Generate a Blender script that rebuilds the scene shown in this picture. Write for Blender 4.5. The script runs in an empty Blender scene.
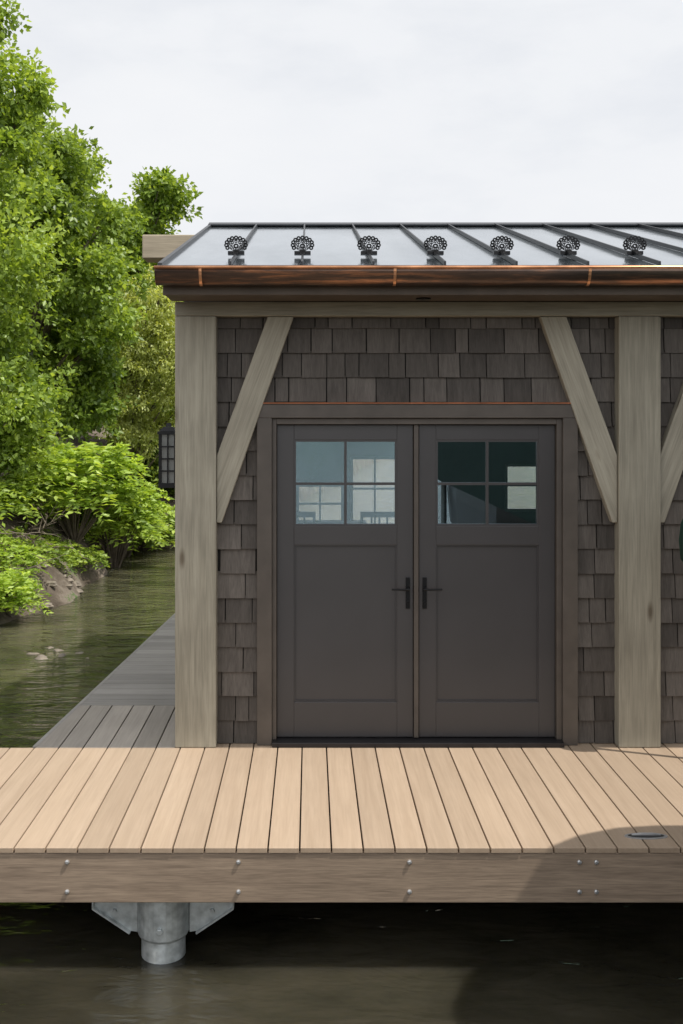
import bpy, math, random
import numpy as np
from mathutils import Vector, Matrix
random.seed(7); rng=np.random.default_rng(7)
scene=bpy.context.scene
col=scene.collection
WL={}
# ------------------------------------------------------------------ helpers
def parent(o,p):
    if p is not None:
        o.parent=p; o.matrix_parent_inverse=Matrix.Translation(-WL[p.name])
def empty(name,loc,label=None,category=None,group=None,par=None):
    e=bpy.data.objects.new(name,None); e.location=loc; e.empty_display_size=.2
    col.objects.link(e); WL[e.name]=Vector(loc)
    if label: e["label"]=label
    if category: e["category"]=category
    if group: e["group"]=group
    parent(e,par); return e
class MB:
    def __init__(s): s.v=[];s.f=[];s.m=[];s.t=[]
    def add(s,vs,fs,mi=0,tone=.5):
        b=len(s.v); s.v+= [tuple(v) for v in vs]
        for f in fs: s.f.append(tuple(b+i for i in f)); s.m.append(mi); s.t.append(tone)
    def box(s,x0,x1,y0,y1,z0,z1,mi=0,tone=.5):
        s.add([(x0,y0,z0),(x1,y0,z0),(x1,y1,z0),(x0,y1,z0),(x0,y0,z1),(x1,y0,z1),(x1,y1,z1),(x0,y1,z1)],
          [(0,3,2,1),(4,5,6,7),(0,1,5,4),(1,2,6,5),(2,3,7,6),(3,0,4,7)],mi,tone)
    def prism(s,poly,a0,a1,axis,mi=0,tone=.5):
        n=len(poly)
        def mk(p,a):
            if axis=='x': return (a,p[0],p[1])
            if axis=='y': return (p[0],a,p[1])
            return (p[0],p[1],a)
        vs=[mk(p,a0) for p in poly]+[mk(p,a1) for p in poly]
        fs=[tuple(range(n)),tuple(range(2*n-1,n-1,-1))]
        for i in range(n): j=(i+1)%n; fs.append((i,i+n,j+n,j))
        s.add(vs,fs,mi,tone)
    def tube(s,pts,rad,n=8,mi=0,tone=.5,caps=True):
        pts=[Vector(p) for p in pts]; vs=[];fs=[]
        for i,p in enumerate(pts):
            d=(pts[min(i+1,len(pts)-1)]-pts[max(i-1,0)]).normalized()
            u=d.cross(Vector((0,0,1)) if abs(d.z)<.95 else Vector((1,0,0))).normalized(); w=d.cross(u)
            for k in range(n):
                a=2*math.pi*k/n; vs.append(p+(u*math.cos(a)+w*math.sin(a))*rad[i])
        for i in range(len(pts)-1):
            for k in range(n):
                k2=(k+1)%n; fs.append((i*n+k,i*n+k2,(i+1)*n+k2,(i+1)*n+k))
        if caps: fs.append(tuple(range(n-1,-1,-1))); fs.append(tuple((len(pts)-1)*n+k for k in range(n)))
        s.add(vs,fs,mi,tone)
    def annulus(s,cx,cz,ri,ro,y0,y1,n=14,mi=0,sz=1.):
        vs=[];fs=[]
        for k in range(n):
            a=2*math.pi*k/n;c=math.cos(a);q=math.sin(a)*sz
            vs+=[(cx+ri*c,y0,cz+ri*q),(cx+ro*c,y0,cz+ro*q),(cx+ro*c,y1,cz+ro*q),(cx+ri*c,y1,cz+ri*q)]
        for k in range(n):
            a=4*k;b=4*((k+1)%n)
            for e in range(4): fs.append((a+e,a+(e+1)%4,b+(e+1)%4,b+e))
        s.add(vs,fs,mi)
    def build(s,name,mats,par=None,bevel=0,smooth=False,label=None,category=None,group=None,kind=None,origin=None):
        V=np.array(s.v); 
        o3=Vector(origin) if origin is not None else Vector(((V[:,0].min()+V[:,0].max())/2,(V[:,1].min()+V[:,1].max())/2,V[:,2].min()))
        me=bpy.data.meshes.new(name); me.from_pydata([tuple(Vector(v)-o3) for v in s.v],[],s.f)
        if not isinstance(mats,(list,tuple)): mats=[mats]
        for m in mats: me.materials.append(m)
        me.polygons.foreach_set('material_index',s.m)
        at=me.attributes.new('tone','FLOAT','FACE'); at.data.foreach_set('value',s.t)
        import bmesh
        bm=bmesh.new(); bm.from_mesh(me); bmesh.ops.recalc_face_normals(bm,faces=bm.faces); bm.to_mesh(me); bm.free()
        if smooth: me.polygons.foreach_set('use_smooth',[len(p.vertices)<5 for p in me.polygons])
        o=bpy.data.objects.new(name,me); o.location=o3; col.objects.link(o); WL[o.name]=o3
        if bevel:
            b=o.modifiers.new('bev','BEVEL'); b.width=bevel; b.segments=2; b.limit_method='ANGLE'; b.angle_limit=.6
        if label:o["label"]=label
        if category:o["category"]=category
        if group:o["group"]=group
        if kind:o["kind"]=kind
        parent(o,par); return o
# ------------------------------------------------------------------ materials
def newmat(name):
    m=bpy.data.materials.new(name); m.use_nodes=True; nt=m.node_tree; nt.nodes.clear()
    out=nt.nodes.new('ShaderNodeOutputMaterial'); return m,nt,out
def N(nt,t,**k):
    n=nt.nodes.new(t)
    for a,b in k.items():
        if a in n.inputs.keys(): n.inputs[a].default_value=b
        else: setattr(n,a,b)
    return n
def ramp(nt,fac,stops):
    r=nt.nodes.new('ShaderNodeValToRGB'); e=r.color_ramp.elements
    while len(e)<len(stops): e.new(.5)
    for i,(p,c) in enumerate(stops): e[i].position=p; e[i].color=(*c,1) if len(c)==3 else c
    nt.links.new(fac,r.inputs[0]); return r
def coords(nt,scale,rot=(0,0,0)):
    tc=nt.nodes.new('ShaderNodeTexCoord'); mp=nt.nodes.new('ShaderNodeMapping')
    mp.inputs['Scale'].default_value=scale; 
    if rot!=(0,0,0):
        m0=nt.nodes.new('ShaderNodeMapping'); m0.inputs['Rotation'].default_value=rot
        nt.links.new(tc.outputs['Object'],m0.inputs[0]); nt.links.new(m0.outputs[0],mp.inputs[0])
    else: nt.links.new(tc.outputs['Object'],mp.inputs[0])
    return mp.outputs[0]
def mix(nt,fac,a,b,mode='MIX'):
    m=nt.nodes.new('ShaderNodeMix'); m.data_type='RGBA'; m.blend_type=mode
    for s,i in ((fac,0),(a,6),(b,7)):
        if isinstance(s,(int,float)): m.inputs[i].default_value=s
        elif isinstance(s,tuple): m.inputs[i].default_value=(*s,1)
        else: nt.links.new(s,m.inputs[i])
    return m.outputs[2]
def simple(name,c,rough=.5,metal=0,var=.15,nscale=6,bump=.0,bscale=60,spec=.5):
    m,nt,out=newmat(name); b=N(nt,'ShaderNodeBsdfPrincipled'); 
    n=N(nt,'ShaderNodeTexNoise',Scale=nscale,Detail=5.0); nt.links.new(coords(nt,(1,1,1)),n.inputs['Vector'])
    r=ramp(nt,n.outputs[0],[(.3,tuple(x*(1-var) for x in c)),(.7,tuple(min(1,x*(1+var)) for x in c))])
    nt.links.new(r.outputs[0],b.inputs['Base Color']); b.inputs['Roughness'].default_value=rough; b.inputs['Metallic'].default_value=metal
    b.inputs['Specular IOR Level'].default_value=spec
    if bump:
        n2=N(nt,'ShaderNodeTexNoise',Scale=bscale,Detail=4.0); nt.links.new(coords(nt,(1,1,1)),n2.inputs['Vector'])
        bp=N(nt,'ShaderNodeBump',Strength=bump,Distance=.01); nt.links.new(n2.outputs[0],bp.inputs['Height']); nt.links.new(bp.outputs[0],b.inputs['Normal'])
    nt.links.new(b.outputs[0],out.inputs[0]); return m
def wood(name,light,dark,scale,rot=(0,0,0),rough=.75,knots=True,tonevar=.25,bump=.25,contrast=.5,blotch=.15,fine=.15):
    m,nt,out=newmat(name); b=N(nt,'ShaderNodeBsdfPrincipled',Roughness=rough)
    b.inputs['Specular IOR Level'].default_value=.3
    at=N(nt,'ShaderNodeAttribute',attribute_name='tone')
    co=coords(nt,scale,rot)
    off=N(nt,'ShaderNodeVectorMath',operation='ADD'); nt.links.new(co,off.inputs[0])
    mu=N(nt,'ShaderNodeMath',operation='MULTIPLY'); nt.links.new(at.outputs['Fac'],mu.inputs[0]); mu.inputs[1].default_value=37.
    nt.links.new(mu.outputs[0],off.inputs[1])
    n=N(nt,'ShaderNodeTexNoise',Scale=1.0,Detail=8.0,Roughness=.6,Distortion=.6); nt.links.new(off.outputs[0],n.inputs['Vector'])
    r=ramp(nt,n.outputs[0],[(.5-contrast*.5,dark),(.5+contrast*.35,light)])
    c=r.outputs[0]
    nf=N(nt,'ShaderNodeTexNoise',Scale=4.0,Detail=3.0,Roughness=.6); nt.links.new(off.outputs[0],nf.inputs['Vector'])
    rf=ramp(nt,nf.outputs[0],[(.35,(1-fine,)*3),(.6,(1+fine*.2,)*3)]); c=mix(nt,1.,c,rf.outputs[0],'MULTIPLY')
    n3=N(nt,'ShaderNodeTexNoise',Scale=2.2,Detail=3.0); nt.links.new(coords(nt,(1,1,1)),n3.inputs['Vector'])
    r3=ramp(nt,n3.outputs[0],[(.3,(1-blotch,)*3),(.7,(1+blotch*.5,)*3)]); c=mix(nt,1.,c,r3.outputs[0],'MULTIPLY')
    if knots:
        v=N(nt,'ShaderNodeTexVoronoi',Scale=1.0); sc=tuple(s*.16 if s>5 else s*1.1 for s in scale)
        nt.links.new(coords(nt,sc,rot),v.inputs['Vector'])
        rk=ramp(nt,v.outputs['Distance'],[(.03,(.36,.30,.25)),(.10,(1,1,1))]); c=mix(nt,.85,c,rk.outputs[0],'MULTIPLY')
    rt=ramp(nt,at.outputs['Fac'],[(0,(1-tonevar,)*3),(1,(1+tonevar*.6,)*3)]); c=mix(nt,1.,c,rt.outputs[0],'MULTIPLY')
    nt.links.new(c,b.inputs['Base Color'])
    bp=N(nt,'ShaderNodeBump',Strength=bump,Distance=.004); nt.links.new(n.outputs[0],bp.inputs['Height']); nt.links.new(bp.outputs[0],b.inputs['Normal'])
    nt.links.new(b.outputs[0],out.inputs[0]); return m
M_post=wood('post_wood',(.385,.358,.285),(.26,.238,.185),(26,26,1.2),contrast=.5,tonevar=.12)
M_beam=wood('beam_wood',(.37,.342,.272),(.26,.238,.185),(1.2,26,26),contrast=.5,tonevar=.12)
M_stub=wood('beam_end_wood',(.50,.43,.32),(.38,.32,.23),(1.2,26,26),contrast=.5,knots=False)
BA=math.atan(75/205)
M_brL=wood('brace_wood_a',(.405,.375,.30),(.28,.255,.20),(26,26,1.2),rot=(0,-BA,0),contrast=.5,tonevar=.12)
M_brR=wood('brace_wood_b',(.405,.375,.30),(.28,.255,.20),(26,26,1.2),rot=(0,BA,0),contrast=.5,tonevar=.12)
M_deck=wood('deck_composite',(.43,.328,.238),(.365,.272,.192),(24,1.0,24),knots=False,tonevar=.11,bump=.1,rough=.55,blotch=.04,fine=.06)
M_walk=wood('walkway_composite',(.37,.345,.32),(.28,.26,.24),(1.2,26,26),knots=False,tonevar=.25,bump=.1,rough=.6,blotch=.1,fine=.08)
M_deckshade=wood('deck_composite_shade',(.40,.355,.31),(.31,.275,.24),(24,1.0,24),knots=False,tonevar=.22,bump=.1,rough=.6,blotch=.1,fine=.08)  # same deck boards, colour greyed to carry the roof's shade
M_fascia=wood('fascia_composite',(.36,.275,.20),(.235,.175,.128),(2.0,30,34),knots=False,bump=.3,rough=.6,contrast=.45,blotch=.08,fine=.2)
M_shing=wood('shingle_wood',(.142,.125,.110),(.082,.071,.062),(36,36,2.2),knots=False,tonevar=.5,bump=.4,contrast=.6,fine=.15)
M_door=simple('door_paint',(.056,.0525,.0535),.36,var=.06,nscale=3,bump=.03,bscale=200)
M_trim=simple('trim_paint',(.088,.074,.062),.5,var=.15,nscale=8,bump=.08)
M_dark=simple('black_metal',(.012,.012,.013),.35,metal=.6)
M_sill=simple('sill_bronze',(.03,.028,.03),.35,metal=.5)
M_soffit=simple('soffit_wood',(.10,.075,.055),.6,bump=.1)
M_joist=simple('joist_wood',(.03,.026,.022),.8,bump=.2)
M_int=simple('interior_wall',(.06,.06,.058),.7)
M_intf=simple('interior_floor',(.10,.08,.06),.5)
M_galv=simple('galvanised_steel',(.48,.51,.51),.4,metal=.5,var=.28,nscale=22,bump=.1)
M_steel=simple('stainless',(.55,.55,.55),.35,metal=.7)
M_green=simple('green_canvas',(.008,.04,.025),.8,bump=.1)
M_hull=simple('boat_hull',(.012,.013,.015),.35)
M_white=simple('white_paint',(.75,.75,.73),.4,var=.05)
M_bark=simple('bark',(.12,.095,.07),.9,var=.4,nscale=9,bump=.8,bscale=20)
M_rock=simple('rock',(.20,.17,.135),.85,var=.5,nscale=7,bump=.8,bscale=15)
M_twig=simple('dead_wood',(.20,.165,.125),.9,var=.3)
def copper():
    m,nt,out=newmat('aged_copper'); b=N(nt,'ShaderNodeBsdfPrincipled',Roughness=.28,Metallic=.8)
    n=N(nt,'ShaderNodeTexNoise',Scale=1.,Detail=7.0,Roughness=.72); nt.links.new(coords(nt,(1.5,12,20)),n.inputs['Vector'])
    r=ramp(nt,n.outputs[0],[(.36,(.085,.066,.058)),(.50,(.16,.105,.08)),(.60,(.42,.20,.11)),(.75,(.70,.35,.20))])
    nt.links.new(r.outputs[0],b.inputs['Base Color']); nt.links.new(b.outputs[0],out.inputs[0]); return m
M_cop=copper()
M_copb=simple('bright_copper',(.70,.31,.16),.35,metal=.8,var=.6,nscale=4)
M_cops=simple('copper_flashing',(.40,.15,.07),.5,metal=.4,var=.3)
def roofm():
    m,nt,out=newmat('roof_metal'); b=N(nt,'ShaderNodeBsdfPrincipled',Roughness=.12,Metallic=.9)
    n=N(nt,'ShaderNodeTexNoise',Scale=1.3,Detail=4.0); nt.links.new(coords(nt,(2.2,.6,1)),n.inputs['Vector'])
    r=ramp(nt,n.outputs[0],[(.3,(.22,.265,.30)),(.7,(.42,.47,.51))]); nt.links.new(r.outputs[0],b.inputs['Base Color'])
    bp=N(nt,'ShaderNodeBump',Strength=.2,Distance=.03); nt.links.new(n.outputs[0],bp.inputs['Height']); nt.links.new(bp.outputs[0],b.inputs['Normal'])
    nt.links.new(b.outputs[0],out.inputs[0]); return m
M_roof=roofm()
M_seam=simple('roof_seam',(.03,.032,.036),.4,metal=.4)
def glassm():
    m,nt,out=newmat('window_glass'); t=N(nt,'ShaderNodeBsdfTransparent',Color=(.94,.98,.98,1)); g=N(nt,'ShaderNodeBsdfGlossy',Roughness=.0,Color=(.60,.78,.88,1))
    mx=N(nt,'ShaderNodeMixShader'); mx.inputs[0].default_value=.36
    nt.links.new(t.outputs[0],mx.inputs[1]); nt.links.new(g.outputs[0],mx.inputs[2]); nt.links.new(mx.outputs[0],out.inputs[0]); return m
M_glass=glassm()
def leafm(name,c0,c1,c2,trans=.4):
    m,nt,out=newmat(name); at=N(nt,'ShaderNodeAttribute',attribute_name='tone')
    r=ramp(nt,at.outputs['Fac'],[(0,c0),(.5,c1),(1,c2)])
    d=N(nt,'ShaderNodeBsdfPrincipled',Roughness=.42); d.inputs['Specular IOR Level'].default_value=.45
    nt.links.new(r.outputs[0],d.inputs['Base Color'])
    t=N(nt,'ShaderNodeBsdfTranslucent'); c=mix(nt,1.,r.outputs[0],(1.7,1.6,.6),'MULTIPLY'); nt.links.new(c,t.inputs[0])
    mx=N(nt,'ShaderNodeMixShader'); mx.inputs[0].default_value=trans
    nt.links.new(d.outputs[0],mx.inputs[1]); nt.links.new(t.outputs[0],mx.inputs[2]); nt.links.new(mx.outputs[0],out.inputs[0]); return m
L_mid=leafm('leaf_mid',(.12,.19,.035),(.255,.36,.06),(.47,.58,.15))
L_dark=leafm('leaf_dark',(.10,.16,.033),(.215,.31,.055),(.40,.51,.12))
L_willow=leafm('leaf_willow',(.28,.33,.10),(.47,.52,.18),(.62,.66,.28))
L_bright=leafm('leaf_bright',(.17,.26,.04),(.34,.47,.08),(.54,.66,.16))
def waterm():
    m,nt,out=newmat('water'); b=N(nt,'ShaderNodeBsdfPrincipled',Roughness=.015,IOR=1.45)
    n0=N(nt,'ShaderNodeTexNoise',Scale=1.0,Detail=6.0,Roughness=.6,Distortion=.3); nt.links.new(coords(nt,(1,1.6,1)),n0.inputs['Vector'])
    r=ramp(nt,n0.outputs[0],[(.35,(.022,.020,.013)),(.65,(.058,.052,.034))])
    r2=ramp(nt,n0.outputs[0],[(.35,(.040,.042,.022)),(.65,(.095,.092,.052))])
    # base colour runs from dark by the dock to lighter olive in the creek
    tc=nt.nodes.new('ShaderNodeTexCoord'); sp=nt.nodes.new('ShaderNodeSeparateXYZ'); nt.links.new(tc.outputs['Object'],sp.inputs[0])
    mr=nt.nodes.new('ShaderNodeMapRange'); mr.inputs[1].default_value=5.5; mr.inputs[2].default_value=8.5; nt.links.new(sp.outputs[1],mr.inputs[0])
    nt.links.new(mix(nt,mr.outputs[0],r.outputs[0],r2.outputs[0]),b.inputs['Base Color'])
    b.inputs['Subsurface Weight'].default_value=1.; b.inputs['Subsurface Radius'].default_value=(.5,.46,.3); b.inputs['Subsurface Scale'].default_value=1.
    n=N(nt,'ShaderNodeTexNoise',Scale=3.2,Detail=3.0,Roughness=.5,Distortion=.6); nt.links.new(coords(nt,(.8,2.,1)),n.inputs['Vector'])
    nn=N(nt,'ShaderNodeTexNoise',Scale=13.,Detail=3.0,Roughness=.5,Distortion=.4); nt.links.new(coords(nt,(.6,1.6,1)),nn.inputs['Vector'])
    ad=N(nt,'ShaderNodeMath',operation='MULTIPLY_ADD'); nt.links.new(nn.outputs[0],ad.inputs[0]); ad.inputs[1].default_value=.16; nt.links.new(n.outputs[0],ad.inputs[2])
    st=nt.nodes.new('ShaderNodeMapRange'); st.inputs[1].default_value=5.5; st.inputs[2].default_value=8.5; st.inputs[3].default_value=.4; st.inputs[4].default_value=1.; nt.links.new(sp.outputs[1],st.inputs[0])
    bp=N(nt,'ShaderNodeBump',Distance=.05); nt.links.new(st.outputs[0],bp.inputs['Strength']); nt.links.new(ad.outputs[0],bp.inputs['Height']); nt.links.new(bp.outputs[0],b.inputs['Normal'])
    nt.links.new(b.outputs[0],out.inputs[0]); return m
M_water=waterm()
def groundm():
    m,nt,out=newmat('bank_soil'); b=N(nt,'ShaderNodeBsdfPrincipled',Roughness=.95)
    n=N(nt,'ShaderNodeTexNoise',Scale=1.6,Detail=10.0,Roughness=.7); nt.links.new(coords(nt,(1,1,1)),n.inputs['Vector'])
    r=ramp(nt,n.outputs[0],[(.35,(.05,.035,.022)),(.5,(.12,.095,.07)),(.6,(.20,.165,.13)),(.64,(.08,.13,.035))]); nt.links.new(r.outputs[0],b.inputs['Base Color'])
    bp=N(nt,'ShaderNodeBump',Strength=1.,Distance=.15); nt.links.new(n.outputs[0],bp.inputs['Height']); nt.links.new(bp.outputs[0],b.inputs['Normal'])
    nt.links.new(b.outputs[0],out.inputs[0]); return m
M_ground=groundm()
M_hill=simple('hill_forest',(.07,.12,.09),.95,var=.35,nscale=.05)

# ------------------------------------------------------------------ camera, light, sky
H=2.02
cam=bpy.data.cameras.new('camera'); co=bpy.data.objects.new('camera',cam); col.objects.link(co)
co.location=(0,0,H); co.rotation_euler=(math.radians(90),0,0); cam.sensor_fit='VERTICAL'; cam.sensor_height=36; cam.lens=1000/1024*36
cam.shift_x=31.5/1024; cam.shift_y=-92/1024; cam.clip_end=3000; scene.camera=co
sd=Vector((.5,-.185,1)).normalized()
sl=bpy.data.lights.new('sun','SUN'); sl.energy=4.3; sl.angle=math.radians(.6); sl.color=(1,.95,.87)
so=bpy.data.objects.new('sun',sl); col.objects.link(so); so.rotation_euler=sd.to_track_quat('Z','Y').to_euler(); so.location=(5,-3,12)
w=bpy.data.worlds.new('World'); scene.world=w; w.use_nodes=True; nt=w.node_tree; nt.nodes.clear()
out=nt.nodes.new('ShaderNodeOutputWorld'); bg=nt.nodes.new('ShaderNodeBackground'); bg.inputs[1].default_value=.1
sky=nt.nodes.new('ShaderNodeTexSky'); sky.sky_type='NISHITA'; sky.sun_disc=False
sky.sun_elevation=math.asin(sd.z); sky.sun_rotation=math.atan2(sd.x,sd.y)
tc=nt.nodes.new('ShaderNodeTexCoord'); mp=nt.nodes.new('ShaderNodeMapping'); mp.inputs['Scale'].default_value=(1.2,1.2,3.2); nt.links.new(tc.outputs['Generated'],mp.inputs[0])
cn=nt.nodes.new('ShaderNodeTexNoise'); cn.inputs['Scale'].default_value=1.6; cn.inputs['Detail'].default_value=7; cn.inputs['Roughness'].default_value=.55; nt.links.new(mp.outputs[0],cn.inputs['Vector'])
cc=ramp(nt,cn.outputs[0],[(.3,(.82,.845,.89)),(.7,(.93,.94,.96))])
# cloud brightened low behind the camera, added as fill for the shaded front
dt=nt.nodes.new('ShaderNodeVectorMath'); dt.operation='DOT_PRODUCT'; nt.links.new(tc.outputs['Generated'],dt.inputs[0]); dt.inputs[1].default_value=Vector((.3,-.9,.45)).normalized()
mr=nt.nodes.new('ShaderNodeMapRange'); mr.inputs[1].default_value=0.; mr.inputs[2].default_value=.9; mr.inputs[3].default_value=10.; mr.inputs[4].default_value=15.5; nt.links.new(dt.outputs['Value'],mr.inputs[0])
cs=nt.nodes.new('ShaderNodeVectorMath'); cs.operation='SCALE'; nt.links.new(mr.outputs[0],cs.inputs['Scale']); nt.links.new(cc.outputs[0],cs.inputs[0])
cf=ramp(nt,cn.outputs[0],[(.25,(.8,)*3),(.5,(1,)*3)])
nt.links.new(mix(nt,cf.outputs[0],sky.outputs[0],cs.outputs[0]),bg.inputs[0]); nt.links.new(bg.outputs[0],out.inputs[0])
scene.view_settings.view_transform='Standard'; scene.view_settings.look='None'; scene.view_settings.exposure=0

# ------------------------------------------------------------------ setting
WZ=-.60
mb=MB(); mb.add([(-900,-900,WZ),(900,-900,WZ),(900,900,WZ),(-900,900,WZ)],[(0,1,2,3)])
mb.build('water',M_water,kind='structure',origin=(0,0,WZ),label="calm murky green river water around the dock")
def shore(x,y):
    dl=(-3.62+.22*math.sin(y*.9)+.12*math.sin(y*2.3))-x
    xb=max(x+3.6,0); yb=20.2+1.0*min(xb,1.8)+7*max(xb-1.8,0)+.2*math.sin(x*3)
    return max(dl,y-yb)
def gh(x,y):
    d=shore(x,y)
    if d<0: return max(-2.5,-.65+d*.5)
    return -.65+1.4*(1-math.exp(-d/1.1))+.14*d+.1*math.sin(x*2.1+y*1.3)*min(1,d)+.07*math.sin(x*5.2-y*3.7)*min(1,d)
xs=np.concatenate([np.linspace(-80,-12,16),np.linspace(-11,4,120),np.linspace(8,60,10)]); ys=np.concatenate([np.linspace(-30,7,16),np.linspace(8,30,170),np.linspace(34,120,16)])
mb=MB(); vs=[(x,y,gh(x,y)+random.uniform(-.05,.05)) for y in ys for x in xs]; nx=len(xs)
fs=[(j*nx+i,j*nx+i+1,(j+1)*nx+i+1,(j+1)*nx+i) for j in range(len(ys)-1) for i in range(nx-1)]
mb.add(vs,fs); mb.build('ground',M_ground,kind='structure',smooth=True,label="eroded soil bank of the river")
mb=MB(); n=160; vs=[];fs=[]
for k in range(n):
    a=2*math.pi*k/n; h=14+8*math.sin(a*5+1)+5*math.sin(a*11)+3*math.sin(a*23)
    for r,z in ((420,-2),(440,h*.6),(480,h),(560,h*.8),(620,-2)): vs.append((r*math.cos(a),r*math.sin(a),z))
for k in range(n):
    for e in range(4): a=k*5+e; b=((k+1)%n)*5+e; fs.append((a,b,b+1,a+1))
mb.add(vs,fs); mb.build('hills',M_hill,kind='structure',smooth=True,label="low wooded hills around the lake")

# ------------------------------------------------------------------ boathouse
bh=empty('boathouse',(1.7,8.65,0),"dark shingled timber boathouse with grey double doors and metal roof","boathouse")
XL,XR=-.80,4.27
def shingles(x0,x1,z0,z1,holes,yf,side=None):
    mb=MB(); ex=.153; z=z1; row=0
    while z>z0-.001:
        zb=max(z-ex,z0); x=x0-random.uniform(0,.1)
        while x<x1:
            wd=random.choice([.09,.11,.13,.15,.17,.2,.22])*random.uniform(.9,1.1)
            a=max(x,x0);b=min(x+wd-random.uniform(.005,.008),x1); x+=wd
            if b-a<.02: continue
            segs=[(a,b)]
            for (hx0,hx1,hz0,hz1) in holes:
                if zb<hz1-.02 and z>hz0+.02:
                    ns=[]
                    for (p,q) in segs:
                        if q<=hx0 or p>=hx1: ns.append((p,q)); continue
                        if p<hx0: ns.append((p,hx0))
                        if q>hx1: ns.append((hx1,q))
                    segs=ns
            for (p,q) in segs:
                if q-p<.012: continue
                jb=random.uniform(-.002,.002); t0=random.uniform(.018,.026); zt=z+.012
                ja=random.uniform(-.002,.002)
                if side is None:
                    vs=[(p,yf-t0,zb+jb),(q,yf-t0+ja,zb+jb+ja*.5),(q,yf+.004,zb+jb),(p,yf+.004,zb+jb),(p,yf-.004,zt),(q,yf-.004,zt),(q,yf+.004,zt),(p,yf+.004,zt)]
                else:
                    vs=[(side-t0,p,zb+jb),(side-t0+ja,q,zb+jb),(side+.004,q,zb+jb),(side+.004,p,zb+jb),(side-.004,p,zt),(side-.004,q,zt),(side+.004,q,zt),(side+.004,p,zt)]
                mb.add(vs,[(0,3,2,1),(4,5,6,7),(0,1,5,4),(1,2,6,5),(2,3,7,6),(3,0,4,7)],0,random.betavariate(2,2))
        z-=ex; row+=1
    return mb
mb=shingles(-.585,XR,0.004,2.745,[(-.331,1.664,-1,2.127)],6.262); sh=mb.build('shingle_siding',M_shing,bh)
mb=shingles(6.43,11.0,0.004,2.745,[],0,side=XL); mb.build('shingle_siding',M_shing,bh)
M_felt=simple('wall_felt',(.012,.011,.01),.9)
m=MB(); m.box(XL+.01,-.331,6.264,6.269,0,2.75); m.box(1.664,XR-.01,6.264,6.269,0,2.75); m.box(-.331,1.664,6.264,6.269,2.127,2.75); m.build('wall_membrane',M_felt,bh)
mb=MB(); mb.box(XL+.01,-.331,6.27,6.38,0,2.75); mb.box(1.664,XR-.01,6.27,6.38,0,2.75); mb.box(-.331,1.664,6.27,6.38,2.127,2.75); mb.build('wall',[M_int],bh)
def gable(x0,x1):
    m=MB(); m.prism([(6.385,0),(6.385,2.82),(8.65,3.40),(10.9,2.82),(10.9,0)],x0,x1,'x'); return m
gable(XL+.008,XL+.1).build('wall',[M_int],bh); gable(XR-.1,XR-.008).build('wall',M_trim,bh)
y0,y1=10.905,11.02
BW=[(-.15,.37,.84,1.32),(.44,.98,.84,1.62),(2.13,2.58,1.02,1.54)]
mb=MB(); xc=XL+.01
for a,b,c,d in BW:
    mb.box(xc,a,y0,y1,0,2.8); mb.box(a,b,y0,y1,0,c); mb.box(a,b,y0,y1,d,2.8); xc=b
mb.box(xc,XR-.01,y0,y1,0,2.8); mb.build('wall',[M_int],bh)
for i,(a,b,c,d) in enumerate(BW):
    m=MB(); t=.03
    m.box(a,a+t,10.93,10.98,c,d);m.box(b-t,b,10.93,10.98,c,d);m.box(a+t,b-t,10.93,10.98,c,c+t);m.box(a+t,b-t,10.93,10.98,d-t,d)
    zm=c+(d-c)*.55; m.box(a+t,b-t,10.94,10.97,zm-.012,zm+.012)
    if i<2: xm=(a+b)/2; m.box(xm-.01,xm+.01,10.945,10.965,c+t,zm-.012); m.box(xm-.01,xm+.01,10.945,10.965,zm+.012,d-t)
    m.build('window',M_white,bh,label="white framed rear window")
mb=MB(); mb.box(XL+.1,XR-.1,6.385,10.9,-.12,-.005); mb.build('floor',M_intf,bh)
mb=MB(); mb.box(XL+.1,XR-.1,6.385,10.9,2.76,2.80); mb.build('ceiling',M_int,bh)
# table and chairs inside, seen through the panes
M_tab=simple('dark_table',(.03,.025,.02),.5)
tb=empty('table',(.2,9.6,0),"dark wooden table standing inside near the rear windows","table")
m=MB(); m.box(-.35,.55,9.3,9.9,1.00,1.03); m.build('table_top',M_tab,tb,bevel=.004)
for xx in (-.3,.46):
    for yy in (9.34,9.82): m=MB(); m.box(xx,xx+.045,yy,yy+.045,0,.999); m.build('leg',M_tab,tb)
for xx in (-.12,.62):
    ch=empty('chair',(xx,9.0,0),"dark slat backed bar chair beside the table","chair",group="chairs at the table")
    m=MB(); m.box(xx-.17,xx+.17,8.95,9.25,.70,.73); m.build('seat',M_tab,ch)
    m=MB(); m.box(xx-.17,xx-.145,8.93,8.949,.70,1.2); m.box(xx+.145,xx+.17,8.93,8.949,.70,1.2); m.box(xx-.145,xx+.145,8.93,8.949,1.15,1.2); 
    for q in (-.07,0,.07): m.box(xx+q-.008,xx+q+.008,8.932,8.946,.73,1.15)
    m.build('backrest',M_tab,ch)
    for q in (-.155,.13):
        for yy in (8.96,9.2): m=MB(); m.box(xx+q,xx+q+.025,yy,yy+.025,0,.699); m.build('leg',M_tab,ch)
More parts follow.
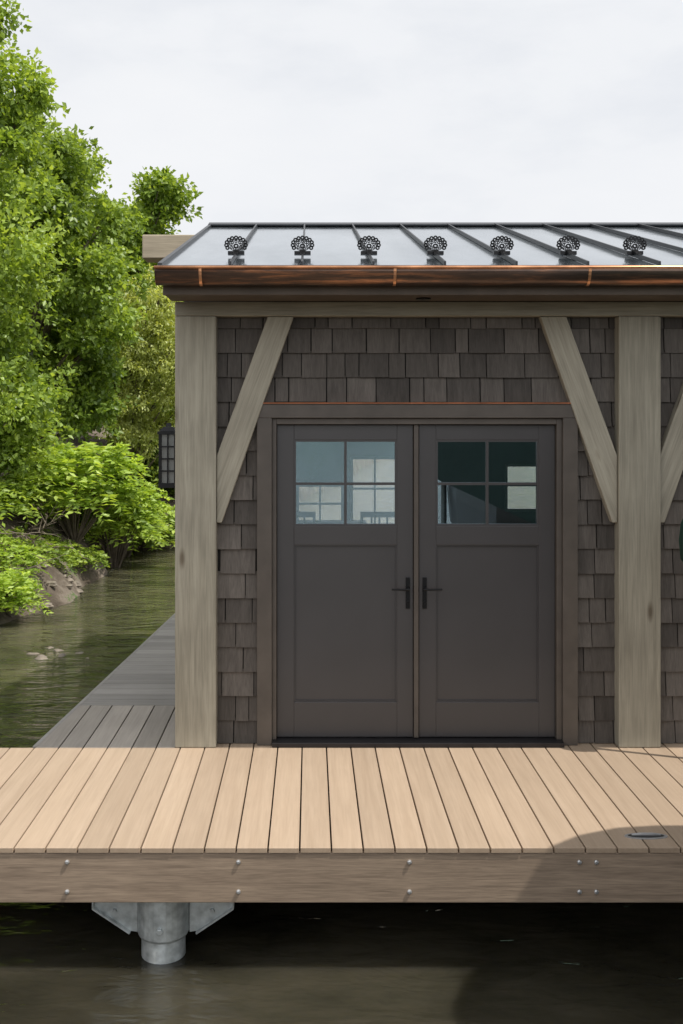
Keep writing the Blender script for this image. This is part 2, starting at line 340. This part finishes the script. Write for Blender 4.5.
# posts & beam & braces
for a,b in ((-.832,-.579),(1.903,2.162),(4.05,4.30)):
    m=MB(); m.box(a,b,6.16,6.42 if a<0 else 6.258,.001,2.66,0,random.random()); m.build('post',M_post,bh,bevel=.006)
m=MB(); m.box(-.832,4.30,6.158,6.262,2.662,2.748); m.build('beam',M_beam,bh,bevel=.004)
def brace(px,dr,mat,off=0):
    p=[(px,1.385),(px+dr*.03,1.385),(px+dr*.475,2.660),(px+dr*.315,2.660),(px,1.80)]
    m=MB(); m.prism(p,6.185,6.258,'y',0,random.random()); m.build('brace',mat,bh,bevel=.005)
brace(-.577,1,M_brL); brace(1.901,-1,M_brR); brace(2.164,1,M_brL); brace(4.048,-1,M_brR)
# soffit, fascia, roof
m=MB(); m.box(-.85,4.40,5.802,6.155,2.751,2.765); m.build('soffit',M_soffit,bh)
m=MB(); m.box(-.85,4.40,5.775,5.80,2.742,2.885); m.build('fascia_board',M_soffit,bh,bevel=.003)
m=MB(); m.tube([(.68,6.0,2.75),(.68,6.0,2.742)],[.045,.045],16); m.build('soffit_light',M_dark,bh)
SL=.272; ye,yr=5.70,8.65; ze=2.897; zr=ze+SL*(yr-ye); yb=2*yr-ye
m=MB(); m.prism([(ye,ze),(yr,zr),(yb,ze),(yb,ze-.02),(yr,zr-.022),(ye,ze-.02)],-.853,4.42,'x')
roof=m.build('roof',M_roof,bh)
sx=[-.454+.408*k for k in range(12)]
for x in sx:
    if x<4.4:
        m=MB()
        m.prism([(ye-.005,ze+.001),(yr-.03,zr-.008),(yr-.03,zr+.020),(ye-.005,ze+.028)],x-.006,x+.006,'x')
        m.build('standing_seam',M_seam,roof,bevel=.002)
        m=MB(); m.prism([(yb+.005,ze+.001),(yr+.03,zr-.008),(yr+.03,zr+.020),(yb+.005,ze+.028)],x-.006,x+.006,'x')
        m.build('standing_seam',M_seam,roof,bevel=.002)
for x0,x1 in ((-.868,-.842),(4.41,4.436)):
    m=MB(); m.prism([(ye-.01,ze+.018),(yr,zr+.02),(yb+.01,ze+.018),(yb+.01,ze-.11),(yr,zr-.11),(ye-.01,ze-.055)],x0,x1,'x')
    m.build('rake_trim',M_seam,roof,bevel=.002)
m=MB(); m.prism([(yr-.12,zr-.01),(yr,zr+.03),(yr+.12,zr-.01),(yr+.11,zr-.022),(yr,zr+.012),(yr-.11,zr-.022)],-.87,4.44,'x'); m.build('ridge_cap',M_seam,roof)
m=MB(); m.box(-.84,4.41,ye-.012,ye+.0,ze-.03,ze+.004); m.build('drip_edge',M_seam,roof)
m=MB(); m.box(-.84,4.40,6.40,10.9,2.81,2.83); m.build('roof_deck',M_soffit,roof)
m=MB(); m.box(-1.43,-.72,8.52,8.78,3.40,3.60); m.build('ridge_beam',M_stub,bh,bevel=.008)
# snow guards
yg=6.14; zg=ze+SL*(yg-ye)+.03; sg0=None; q_=.9
for x in sx:
    if x>4.3: continue
    if sg0 is None:
        m=MB(); cx=x; cz=zg+.050; A,B=yg-.006,yg+.006
        m.annulus(cx,cz-.008,.007,.017,A,B,sz=.85); m.annulus(cx,cz-.004,.042,.047,A,B,22,sz=.76)
        for k in range(11):
            a=math.radians(-28+236*k/10); m.annulus(cx+.060*math.cos(a),cz+.043*math.sin(a),.005,.0135,A+.001,B-.001,10,sz=.95)
        for k in range(9):
            a=2*math.pi*k/9+.2; m.annulus(cx+.031*math.cos(a),cz-.004+.023*math.sin(a),.004,.0095,A+.002,B-.002,8)
        m.box(cx-.009,cx+.009,yg-.005,yg+.005,zg-.005,cz-.030)
        m.box(cx-.05,cx+.05,yg-.008,yg+.03,zg-.012,zg+.010)
        m.prism([(yg-.08,zg-.026),(yg+.06,zg+.010),(yg+.06,zg+.016),(yg-.02,zg+.010),(yg-.08,zg-.018)],cx-.016,cx+.016,'x')
        sg0=m.build('snow_guard',M_dark,roof,origin=(x,yg,zg)); sg0["label"]="black cast rosette snow guard clamped on a roof seam"
    else:
        c=sg0.copy(); col.objects.link(c); c.location=(x,yg,zg); parent(c,roof)
# gutter
m=MB(); gy,gz,R=5.705,2.880,.066; prof=[]; SZ=1.4
for k in range(15):
    a=math.pi+math.pi*k/14; prof.append((gy+R*math.cos(a),gz+SZ*R*math.sin(a)))
for k in range(14,-1,-1):
    a=math.pi+math.pi*k/14; prof.append((gy+(R-.004)*math.cos(a),gz+SZ*(R-.004)*math.sin(a)))
m.prism(prof,-.872,4.44,'x'); 
for xx in (-.874,4.438): m.prism(prof[:15],xx-.004,xx,'x')
g=m.build('gutter',M_cop,bh,smooth=True)
m=MB(); m.tube([(-.88,gy-R,gz+.002),(4.44,gy-R,gz+.002)],[.009,.009],8); m.build('gutter_lip',M_copb,g,smooth=True)
for k in range(5):
    m=MB(); x=-.62+1.1*k
    for i in range(14):
        a=math.pi+math.pi*i/14; b=math.pi+math.pi*(i+1)/14; R2=R+.003
        m.add([(x-.008,gy+R2*math.cos(a),gz+SZ*R2*math.sin(a)),(x+.008,gy+R2*math.cos(a),gz+SZ*R2*math.sin(a)),(x+.008,gy+R2*math.cos(b),gz+SZ*R2*math.sin(b)),(x-.008,gy+R2*math.cos(b),gz+SZ*R2*math.sin(b))],[(0,1,2,3)])
    m.build('gutter_strap',M_copb,g)
# door frame
m=MB(); m.box(-.329,-.236,6.20,6.30,.002,2.032); m.box(1.569,1.662,6.20,6.30,.002,2.032); m.box(-.329,1.662,6.198,6.30,2.032,2.120)
df=m.build('door_frame',M_trim,bh,bevel=.004)
m=MB(); m.box(-.236,-.209,6.225,6.32,.03,2.03); m.box(1.536,1.569,6.225,6.32,.03,2.03); m.box(-.209,1.536,6.225,6.32,1.993,2.03); m.box(.649,.678,6.243,6.30,.036,1.99)
m.build('door_jamb',M_trim,df,bevel=.003)
m=MB(); m.box(-.334,1.667,6.188,6.27,2.1215,2.128); m.build('flashing',M_cops,df)
m=MB(); m.box(-.235,1.568,6.16,6.33,.001,.030); m.build('door_sill',M_sill,df,bevel=.003)
def door(x0,x1,gx0,gx1,lever):
    yf=6.262;yk=6.305; m=MB()
    m.box(x0,gx0,yf,yk,.036,1.989); m.box(gx1,x1,yf,yk,.036,1.989)
    m.box(gx0,gx1,yf,yk,1.895,1.989); m.box(gx0,gx1,yf,yk,1.237,1.356); m.box(gx0,gx1,yf,yk,.036,.253)
    m.box(gx0,gx1,yf+.018,yk-.01,.253,1.237)
    d=m.build('door',M_door,bh,bevel=.0025)
    m=MB(); t=.008
    m.box(gx0,gx0+t,yf+.008,yf+.018,.253,1.237);m.box(gx1-t,gx1,yf+.008,yf+.018,.253,1.237);m.box(gx0+t,gx1-t,yf+.008,yf+.018,.253,.253+t);m.box(gx0+t,gx1-t,yf+.008,yf+.018,1.237-t,1.237)
    m.build('panel_bead',M_door,d)
    m=MB(); xm=(gx0+gx1)/2; zm=1.62; t=.012
    m.box(gx0,gx0+t,yf+.004,yk-.006,1.356,1.895,0);m.box(gx1-t,gx1,yf+.004,yk-.006,1.356,1.895,0)
    m.box(gx0+t,gx1-t,yf+.004,yk-.006,1.356,1.356+t);m.box(gx0+t,gx1-t,yf+.004,yk-.006,1.895-t,1.895)
    m.box(xm-.008,xm+.008,yf+.006,yk-.01,1.356+t,1.895-t); m.box(gx0+t,xm-.008,yf+.006,yk-.01,zm-.008,zm+.008); m.box(xm+.008,gx1-t,yf+.006,yk-.01,zm-.008,zm+.008)
    yg_=yf+.022; m.add([(gx0+t,yg_,1.356+t),(gx1-t,yg_,1.356+t),(gx1-t,yg_,1.895-t),(gx0+t,yg_,1.895-t)],[(0,1,2,3)],1)
    m.build('window',[M_door,M_glass],d)
    m=MB(); hx=lever[0]; dr=lever[1]
    m.box(hx-.013,hx+.013,yf-.009,yf-.001,.84,1.035)
    m.tube([(hx,yf-.005,.965),(hx,yf-.05,.965)],[.010,.010],10); m.tube([(hx+dr*-.010,yf-.05,.965),(hx+dr*.105,yf-.052,.967)],[.007,.006],10)
    m.tube([(hx,yf-.005,.88),(hx,yf-.018,.88)],[.010,.010],10)
    m.build('handle',M_dark,d,bevel=.002)
    return d
door(-.207,.645,-.100,.545,(.612,-1)); door(.682,1.534,.789,1.434,(.717,1))

# wall lantern on the side wall
lan=empty('wall_lantern',(-.83,6.62,1.75),"black metal wall lantern with slatted sides on the shingled wall","wall lantern")
m=MB(); cx,cy=-.935,6.62
m.box(cx-.066,cx+.066,cy-.066,cy+.066,1.925,1.945)
for (za,zb_,wa,wb) in ((1.946,1.975,.058,.030),(1.976,2.0,.018,.014)):
    vs=[(cx-wa,cy-wa,za),(cx+wa,cy-wa,za),(cx+wa,cy+wa,za),(cx-wa,cy+wa,za),(cx-wb,cy-wb,zb_),(cx+wb,cy-wb,zb_),(cx+wb,cy+wb,zb_),(cx-wb,cy+wb,zb_)]
    m.add(vs,[(0,3,2,1),(4,5,6,7),(0,1,5,4),(1,2,6,5),(2,3,7,6),(3,0,4,7)])
m.box(cx-.06,cx+.06,cy-.06,cy+.06,1.575,1.605)
for sx_ in (-1,1):
    for sy_ in (-1,1): m.box(cx+sx_*.052-.007,cx+sx_*.052+.007,cy+sy_*.052-.007,cy+sy_*.052+.007,1.605,1.925)
for sy_ in (-1,1): m.box(cx-.004,cx+.004,cy+sy_*.052-.003,cy+sy_*.052+.003,1.605,1.925)
for z in (1.685,1.765,1.845):
    for sy_ in (-1,1): m.box(cx-.046,cx+.046,cy+sy_*.055-.003,cy+sy_*.055+.003,z-.005,z+.005)
m.build('lantern_frame',M_dark,lan)
m=MB(); m.box(-.870,-.822,cy-.05,cy+.05,1.64,1.92); m.build('mounting_plate',M_dark,lan)
m=MB(); m.box(cx-.04,cx+.04,cy-.04,cy+.04,1.606,1.924); m.build('lantern_glass',simple('smoked_glass',(.22,.23,.22),.15),lan)

# ------------------------------------------------------------------ dock
dk=empty('dock',(0.8,5.4,-.26),"tan composite plank dock on galvanised steel piles","dock")
fy=4.72; m=MB(); m2=MB(); x=-3.0-.15*.3
def xl(y): return -1.694+(y-6.16)*.0709
while x<4.6:
    a,b=x,x+.1425; t=random.random()
    ys_=fy+random.uniform(-.001,.001)
    if b<-1.694: m.prism([(a,ys_),(b,ys_),(b,6.165),(a,6.165)],-.025,0,'z',0,t)
    elif a>-.84: m.prism([(a,ys_),(b,ys_),(b,6.268),(a,6.268)],-.025,0,'z',0,t)
    else:
        m.prism([(a,ys_),(b,ys_),(b,6.165),(a,6.165)],-.025,0,'z',0,t)
        bb=min(b,-.835); xe=-1.629
        if a<xe:
            aa=max(a,-1.692)
            if bb>xe: m2.prism([(aa,6.168),(bb,6.168),(bb,7.08),(xe,7.08),(aa,6.168+.91*max(0,(aa+1.694))/.065)],-.025,0,'z',0,t)
        else: m2.prism([(a,6.168),(bb,6.168),(bb,7.08),(a,7.08)],-.025,0,'z',0,t)
    x+=.15
m.build('deck_boards',M_deck,dk,bevel=.0025); m2.build('deck_boards',M_deckshade,dk,bevel=.0025,label="deck planks with the roof shade greyed into their colour")
m=MB(); y=7.09
while y<12.6:
    m.prism([(xl(y),y),(-.835,y),(-.835,y+.134),(xl(y+.134),y+.134)],-.025,0,'z',0,random.random()); y+=.1425
m.build('walkway_boards',M_walk,dk,bevel=.0025,label="grey cross planks of the side walkway")
m=MB(); m.prism([(xl(6.2)-.03,6.2),(xl(6.2)-.003,6.2),(xl(12.6)-.003,12.6),(xl(12.6)-.03,12.6)],-.26,-.003,'z'); m.build('walkway_fascia',M_walk,dk,bevel=.003)
m=MB(); m.box(-3.05,4.6,fy+.006,fy+.034,-.262,-.027,0,.6); m.build('dock_fascia',M_fascia,dk,bevel=.004)
m=MB(); m.box(-3.05,-1.70,6.13,6.16,-.262,-.027); m.build('dock_fascia',M_fascia,dk,bevel=.004)
for k in range(5):
    m=MB(); yy=fy+.04+k*.36; m.box(-3.0,4.55,yy,yy+.045,-.25,-.027); m.build('joist',M_joist,dk)
for k in range(16):
    m=MB(); yy=6.5+.4*k; m.box(-1.3 if yy>6.6 else -1.5,4.2,yy,yy+.045,-.25,-.13); m.build('joist',M_joist,dk)
for xb_ in (-1.955,-1.147,-.338,.470,1.272,1.352,2.10,2.95,3.8):
    for zz in (-.068,-.208):
        m=MB(); m.tube([(xb_,fy+.008,zz),(xb_,fy-.002,zz),(xb_,fy-.005,zz)],[.0105,.0105,.005],12)
        m.build('bolt',M_steel,dk)
def pile(x,y):
    e=empty('pile',(x,y,-3),None,None,None,dk)
    m=MB(); m.tube([(x,y,-3),(x,y,-.30)],[.108,.108],28); m.build('shaft',M_galv,e,smooth=True,bevel=.002)
    m=MB(); m.tube([(x,y,-.50),(x,y,-.485),(x,y,-.30),(x,y,-.262)],[.118,.126,.126,.126],28)
    m.tube([(x-.0,y-.122,-.43),(x-.0,y-.145,-.43)],[.016,.016],6); m.build('sleeve',M_galv,e,bevel=.003)
    for s_ in (-1,1):
        m=MB()
        m.prism([(x+s_*.128,-.264),(x+s_*.34,-.264),(x+s_*.34,-.37),(x+s_*.16,-.49),(x+s_*.128,-.495)],y-.006,y+.006,'y')
        m.prism([(x+s_*.34,-.264),(x+s_*.34,-.37),(x+s_*.16,-.49),(x+s_*.165,-.496),(x+s_*.347,-.375),(x+s_*.347,-.264)],y-.03,y+.04,'y')
        m.tube([(x+s_*.24,y-.006,-.39),(x+s_*.24,y-.02,-.39)],[.012,.012],6)
        m.build('bracket',M_galv,e)
pile(-.72,4.92); pile(2.75,4.92); pile(-1.25,8.5)
# pop-up cleat
m=MB(); cx,cy=1.63,4.85; A_=[2*math.pi*k/28 for k in range(28)]; po=[(cx+.105*math.cos(a),cy+.036*math.sin(a)) for a in A_]
pi_=[(cx+.088*math.cos(a),cy+.024*math.sin(a)) for a in A_]
m.prism(po,.0,.004,'z'); m.prism(pi_,.0045,.0055,'z',1); m.tube([(cx-.07,cy,.009),(cx-.03,cy,.011),(cx+.03,cy,.011),(cx+.07,cy,.009)],[.005,.008,.008,.005],8)
m.build('cleat',[simple('cleat_rim',(.42,.42,.42),.35,metal=.5),simple('cleat_recess',(.06,.06,.06),.4,metal=.4)],dk,label="oval stainless pop-up mooring cleat")

# closed umbrella
ux=2.30
um=empty('closed_umbrella',(ux,5.95,0),"dark green patio umbrella folded shut on the dock beside the post","umbrella")
m=MB(); m.tube([(ux,5.95,.02),(ux,5.95,1.75)],[.018,.018],10); m.build('pole',M_dark,um)
m=MB(); m.tube([(ux,5.95,.0),(ux,5.95,.02),(ux,5.95,.03)],[.05,.05,.03],20); m.build('base',M_dark,um)
m=MB(); vs=[];fs=[]; zsr=[(1.14,.055),(1.19,.09),(1.3,.10),(1.40,.09),(1.50,.05),(1.72,.02)]
for i,(z,r) in enumerate(zsr):
    for k in range(24):
        a=2*math.pi*k/24; rr=r*(1 if k%3 else .68); vs.append((ux+rr*math.cos(a),5.95+rr*math.sin(a),z))
for i in range(5):
    for k in range(24): fs.append((i*24+k,i*24+(k+1)%24,(i+1)*24+(k+1)%24,(i+1)*24+k))
m.add(vs,fs); m.build('canopy',M_green,um,smooth=True)

# boat lift canopy (casts the dock shadow, shows in door glass)
bl=empty('boat_lift',(3.5,0,-.7),"boat lift frame with dark green canvas canopy standing in the water","boat lift")
m=MB(); X0,X1,Y0,Y1=2.02,4.9,-5.0,4.58; vs=[];fs=[]
def outline(ins,z):
    r=.8; pts=[]
    for (cx,cy,a0) in ((X1-r,Y1-r,0),(X0+r,Y1-r,90),(X0+r,Y0+r,180),(X1-r,Y0+r,270)):
        for k in range(7):
            a=math.radians(a0+15*k); pts.append((cx+(r-ins)*math.cos(a), cy+(r-ins)*math.sin(a), z))
    return pts
lv=[(0.0,1.08),(0,1.7),(0,2.18),(.03,2.26),(.2,2.42),(.5,2.6)]
for ins,z in lv: vs+=outline(ins,z)
npt=28
for i in range(len(lv)-1):
    for k in range(npt): fs.append((i*npt+k,i*npt+(k+1)%npt,(i+1)*npt+(k+1)%npt,(i+1)*npt+k))
fs.append(tuple((len(lv)-1)*npt+k for k in range(npt)))
m.add(vs,fs); m.build('canopy',M_green,bl)
for xx in (X0+.25,X1-.25):
    for yy in (Y0+.6,Y1-.7): m=MB(); m.tube([(xx,yy,-3),(xx,yy,2.2)],[.05,.05],10); m.build('lift_post',M_galv,bl)
for yy in (Y0+.6,Y1-.7): m=MB(); m.tube([(X0+.3,yy,-.4),(X1-.3,yy,-.4)],[.05,.05],8); m.build('cross_beam',M_galv,bl)
bo=empty('boat',(3.5,.6,-.3),"black hulled runabout boat raised under the green canopy","boat")
m=MB(); secs=[(-4.8,1.05,1.14),(-2.7,1.2,1.15),(.6,1.2,1.2),(2.2,.9,1.28),(3.2,.45,1.36),(3.75,.04,1.42)]
vs=[];fs=[]
for (yy,hw,zt) in secs:
    for (fx,fz) in ((-1,1),(-1.02,.75),(-.97,.35),(-.6,.1),(0,0),(.6,.1),(.97,.35),(1.02,.75),(1,1)):
        vs.append((3.45+fx*hw,yy,-.2+(zt+.2)*fz))
for i in range(len(secs)-1):
    for k in range(8): fs.append((i*9+k,i*9+k+1,(i+1)*9+k+1,(i+1)*9+k))
    fs.append((i*9+8,i*9,(i+1)*9,(i+1)*9+8))
fs.append(tuple(range(9))); m.add(vs,fs); m.build('hull',M_hull,bo)
m=MB(); m.prism([(.3,1.2),(.9,1.2),(.45,1.62)],2.6,4.4,'x'); m.build('windscreen',M_hull,bo)

# ------------------------------------------------------------------ foliage
def leafmesh(name,P,D,L,Wd,tone,mat,par,origin,label=None,kind=None,flat=.55):
    n=len(P); D=D/np.linalg.norm(D,axis=1,keepdims=True)
    S=np.cross(D,np.array([0,0,1.])+flat*rng.normal(size=(n,3))); S/=np.linalg.norm(S,axis=1,keepdims=True)+1e-9; U=np.cross(S,D)
    L=L[:,None];Wd=Wd[:,None]
    V=np.empty((n,4,3)); V[:,0]=P; V[:,1]=P+D*L*.42+S*Wd*.5+U*Wd*.15; V[:,2]=P+D*L-U*Wd*.1; V[:,3]=P+D*L*.42-S*Wd*.5+U*Wd*.15
    V-=np.array(origin)
    me=bpy.data.meshes.new(name); me.vertices.add(n*4); me.vertices.foreach_set('co',V.ravel())
    idx=(np.arange(n)*4)[:,None]+np.array([0,1,2,0,2,3])[None]; me.loops.add(n*6); me.loops.foreach_set('vertex_index',idx.ravel().astype(np.int32))
    me.polygons.add(n*2); me.polygons.foreach_set('loop_start',(np.arange(n*2)*3).astype(np.int32)); me.polygons.foreach_set('loop_total',np.full(n*2,3,np.int32))
    me.update(calc_edges=True); me.materials.append(mat)
    at=me.attributes.new('tone','FLOAT','FACE'); at.data.foreach_set('value',np.repeat(np.clip(tone,0,1),2).astype(np.float32))
    o=bpy.data.objects.new(name,me); o.location=origin; col.objects.link(o); WL[o.name]=Vector(origin)
    if label:o["label"]=label
    if kind:o["kind"]=kind
    parent(o,par); return o
def clumps(blobs):
    C=[]
    for (cx,cy,cz,rx,ry,rz,n) in blobs:
        for _ in range(n):
            d=rng.normal(size=3); d/=np.linalg.norm(d); u=rng.uniform(.25,1.12)**.6
            C.append((cx+rx*d[0]*u,cy+ry*d[1]*u,cz+rz*d[2]*u))
    return np.array(C)
def crown_pts(C,per,r,droop=0.):
    P=[];D=[];T=[]
    for c in C:
        k=int(per*rng.uniform(.4,1.4)); rr=r*rng.uniform(.5,1.3)
        ax=rng.normal(size=3); ax[2]=abs(ax[2])+.8; ax/=np.linalg.norm(ax)
        nt_=max(4,k//16); td=rng.normal(size=(nt_,3)); td/=np.linalg.norm(td,axis=1,keepdims=True); td-=np.outer((td@ax)*.45,ax); tl=rng.uniform(.6,1.5,nt_)*rr
        ti=rng.integers(0,nt_,k); tt=rng.uniform(.15,1,k)**.7
        p=td[ti]*(tl[ti]*tt)[:,None]+rng.normal(size=(k,3))*.13*rr
        d=p/(np.linalg.norm(p,axis=1,keepdims=True)+1e-6)
        P.append(c+p); dd=d*.7+rng.normal(size=(k,3))*.65; dd[:,2]-=.2+droop; D.append(dd)
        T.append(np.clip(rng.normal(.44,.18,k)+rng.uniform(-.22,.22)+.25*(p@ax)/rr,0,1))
    return np.concatenate(P),np.concatenate(D),np.concatenate(T)
def tree(x,y,blobs,per,r,leaf,mat,label,trunk_r=.14,droop=0.,name='tree',wide=(.5,.8)):
    z0=gh(x,y)-.1; e=empty(name,(x,y,z0),label,"tree" if name=='tree' else "bush",group="trees and bushes on the river bank")
    C=clumps(blobs); top=max(b[2]+b[5]*.5 for b in blobs); cxm=np.mean([b[0] for b in blobs]); cym=np.mean([b[1] for b in blobs])
    m=MB(); pts=[];rad=[]; K=8
    for i in range(K+1):
        t=i/K; pts.append((x+(cxm-x)*t**1.3+.08*math.sin(t*6+x),y+(cym-y)*t**1.3+.08*math.cos(t*5),z0+(top-z0)*t)); rad.append(trunk_r*(1-.85*t)+.01)
    m.tube(pts,rad,9)
    for j in rng.choice(len(C),min(len(C),34),replace=False):
        c=C[j]; t=np.clip((c[2]-z0)/(top-z0)*.75-.05,.12,.95); i=int(t*K); b=Vector(pts[i]); c=Vector(c); md=b.lerp(c,.5)+Vector((0,0,.12))
        m.tube([b,md,c],[rad[i]*.4,rad[i]*.22+.004,.005],6)
    m.build('trunk',M_bark,e,smooth=True,origin=(x,y,z0))
    P,D,T=crown_pts(C,per,r,droop); n=len(P)
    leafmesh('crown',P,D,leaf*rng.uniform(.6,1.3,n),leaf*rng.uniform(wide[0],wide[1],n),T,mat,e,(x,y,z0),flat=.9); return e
tree(-5.6,15,[(-5.2,15,7.3,1.0,1.3,1.1,36),(-5.1,15,6.2,1.35,1.3,1.2,44),(-4.6,14.6,4.6,1.0,1.2,1.2,44),(-5.6,15,3.0,1.5,1.3,1.2,44),(-4.6,14.8,2.4,.75,1,.9,26)],300,.44,.10,L_mid,"tall leafy green tree leaning over the river bank",.2)
tree(-5.4,18.5,[(-4.85,18.5,6.5,.8,1,.9,30),(-4.5,18.3,5.5,.95,1,1.0,36),(-4.0,18.3,4.3,.9,1,1.0,38),(-4.3,18.5,2.9,1.,1,1.1,38)],290,.44,.11,L_dark,"dense green tree on the river bank",.16)
tree(-4.3,22.5,[(-3.3,22.3,7.0,.55,.6,.4,14),(-4.0,22.5,6.2,.8,.8,.6,22),(-3.8,22.5,5.3,.9,.8,.9,34),(-3.3,22.3,4.3,.9,.8,.9,34)],220,.42,.13,L_mid,"slender tree with airy upper branches on the bank",.11)
tree(-3.8,20.8,[(-3.1,20.1,4.2,.65,.7,.7,30),(-3.0,20.1,3.2,.8,.7,.9,46),(-3.2,20.1,2.2,.85,.7,.8,34)],330,.33,.085,L_willow,"pale yellow-green willow at the water's edge",.08,droop=.6,wide=(.35,.5))
tree(-3.6,22.4,[(-3.2,22,1.2,1.1,.6,1.6,70),(-2.3,22.6,2.0,.9,.6,1.8,50)],260,.4,.14,L_dark,"shady tree low over the water",.1)
tree(-6.5,21,[(-5.9,21,6.6,1.3,1,2.,60),(-5.3,21,4,1.5,1,2.2,80)],240,.5,.16,L_dark,"green tree deeper in the wood",.18)
tree(-7.6,17,[(-7.0,16.6,6.6,1.6,1.2,2.2,60),(-6.9,16.5,3,1.4,1,1.8,50)],240,.5,.15,L_mid,"broad green tree on the upper bank",.2)
tree(-4.4,25.5,[(-4.2,25,3.8,1.8,1,2.8,90),(-1.8,25.6,2.6,1.6,1,2.0,60)],230,.55,.18,L_dark,"green tree behind the willow",.16)
def sumac(x,y,z,n,R,flen,leaf,mat,label,rise=.9,wet=.42):
    z0=gh(x,y)-.1; e=empty('bush',(x,y,z0),label,"bush",group="trees and bushes on the river bank")
    P=[];D=[];T=[]; m=MB()
    for i in range(n):
        a=rng.uniform(0,2*math.pi); rr=R*rng.uniform(0,1)**.6; bx=x+rr*math.cos(a)*.9; by=y+rr*math.sin(a)*.6; bz=max(gh(bx,by)+.03,z+rng.uniform(-.5,.5)*R*rise)
        if i%6==0: m.tube([(x,y,z0),((x+bx)/2,(y+by)/2,(z0+bz)/2+.1),(bx,by,bz)],[.016,.010,.004],5)
        fa=a+rng.uniform(-.9,.9); el=rng.uniform(-.1,1.1); L=flen*rng.uniform(.6,1.2); tn=rng.uniform(.1,.85)
        d0=np.array([math.cos(fa)*math.cos(el),math.sin(fa)*math.cos(el),math.sin(el)]); sd_=np.array([-math.sin(fa),math.cos(fa),0])
        for k in range(7):
            t=(k+1)/7; p=np.array([bx,by,bz])+d0*L*t+np.array([0,0,-.55*L*t*t])
            for s_ in (-1,1):
                P.append(p); D.append(sd_*s_+d0*.5+np.array([0,0,-.25])+rng.normal(size=3)*.2); T.append(tn+rng.uniform(-.18,.18))
    P=np.array(P);D=np.array(D);T=np.array(T);k=len(P)
    if len(m.v): m.build('trunk',M_bark,e,origin=(x,y,z0))
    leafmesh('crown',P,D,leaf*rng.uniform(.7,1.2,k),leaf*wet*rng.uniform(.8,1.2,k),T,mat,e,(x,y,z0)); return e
sumac(-3.95,16.8,1.05,380,.95,.5,.16,L_bright,"bright green sumac bush hanging over the bank")
sumac(-3.5,17.8,.4,360,.75,.45,.14,L_bright,"bright green leafy bush above the water")
sumac(-5.0,15.4,1.5,300,.85,.5,.15,L_mid,"mid green shrub under the tall tree")
sumac(-4.75,14.6,.9,170,.6,.4,.13,L_mid,"green fern-like shrub above the roots",rise=.6)
sumac(-4.1,12.9,-.20,330,.55,.26,.08,L_bright,"light green ferny plants at the water's edge",rise=.7)
sumac(-5.2,13.8,.7,260,.75,.4,.12,L_mid,"green undergrowth on the bank")
sumac(-4.35,14.0,.0,190,.55,.25,.08,L_bright,"small pale green weeds among the bank roots",rise=.5)
sumac(-4.1,15.3,-.05,140,.45,.25,.08,L_mid,"small green plants on the muddy bank",rise=.5)
sumac(-3.85,16.2,-.2,150,.45,.25,.08,L_mid,"low weeds growing over the muddy bank",rise=.4)
sumac(-3.3,20.2,-.1,300,.7,.4,.14,L_mid,"green bush low over the river")
sumac(-3.6,19.2,.1,260,.6,.4,.14,L_bright,"leafy green bush on the shoreline")
# rocks and dead branches
def rock(x,y,z,r,seed):
    R=random.Random(seed); import bmesh
    bm=bmesh.new(); bmesh.ops.create_icosphere(bm,subdivisions=3,radius=r)
    for v in bm.verts:
        c=v.co; f=1+.18*math.sin(c.x/r*3+seed)+.15*math.sin(c.y/r*4+seed*2)+.12*math.sin(c.z/r*5+seed)+R.uniform(-.04,.04); v.co=Vector((c.x*f*1.25,c.y*f,c.z*f*.65))
    me=bpy.data.meshes.new('rock'); bm.to_mesh(me); bm.free(); me.materials.append(M_rock)
    o=bpy.data.objects.new('rock',me); o.location=(x,y,z); col.objects.link(o); o["label"]="rough brown stone at the water's edge"; o["category"]="rock"; o["group"]="stones along the bank"
for i in range(46):
    y=random.uniform(12,19.5); x=-3.66+.22*math.sin(y*.9)+.12*math.sin(y*2.3)-random.uniform(-.1,.45); rock(x,y,gh(x,y)+.01,random.uniform(.03,.08),i)
for q,(rx,ry,rr) in enumerate([(-2.95,11.0,.07),(-2.75,11.1,.05),(-2.85,11.35,.045),(-3.1,11.2,.05),(-2.6,11.25,.04),(-3.0,11.5,.04),(-2.45,11.0,.03)]): rock(rx,ry,WZ-.014,rr,77+q)
for i in range(14):
    y=random.uniform(13.2,17.5); x=-4.05-random.uniform(0,.5); z=gh(x,y)+.10; m=MB(); p=Vector((x,y,z)); pts=[p]; d=Vector((random.uniform(-.3,.8),random.uniform(-.6,.6),random.uniform(-.2,.4))).normalized()
    for k in range(6): d=(d+Vector([random.uniform(-.35,.35) for _ in range(3)])).normalized(); p=p+d*.14; pts.append(p)
    m.tube(pts,[.014,.012,.010,.008,.006,.005,.003],6)
    for k in (2,3,4): m.tube([pts[k],pts[k]+Vector((random.uniform(-.2,.2),random.uniform(-.2,.2),random.uniform(0,.22)))],[.006,.002],5)
    m.build('dead_branch',M_twig,None,label="bare brown fallen branch on the bank",category="branch",group="fallen branches on the bank")
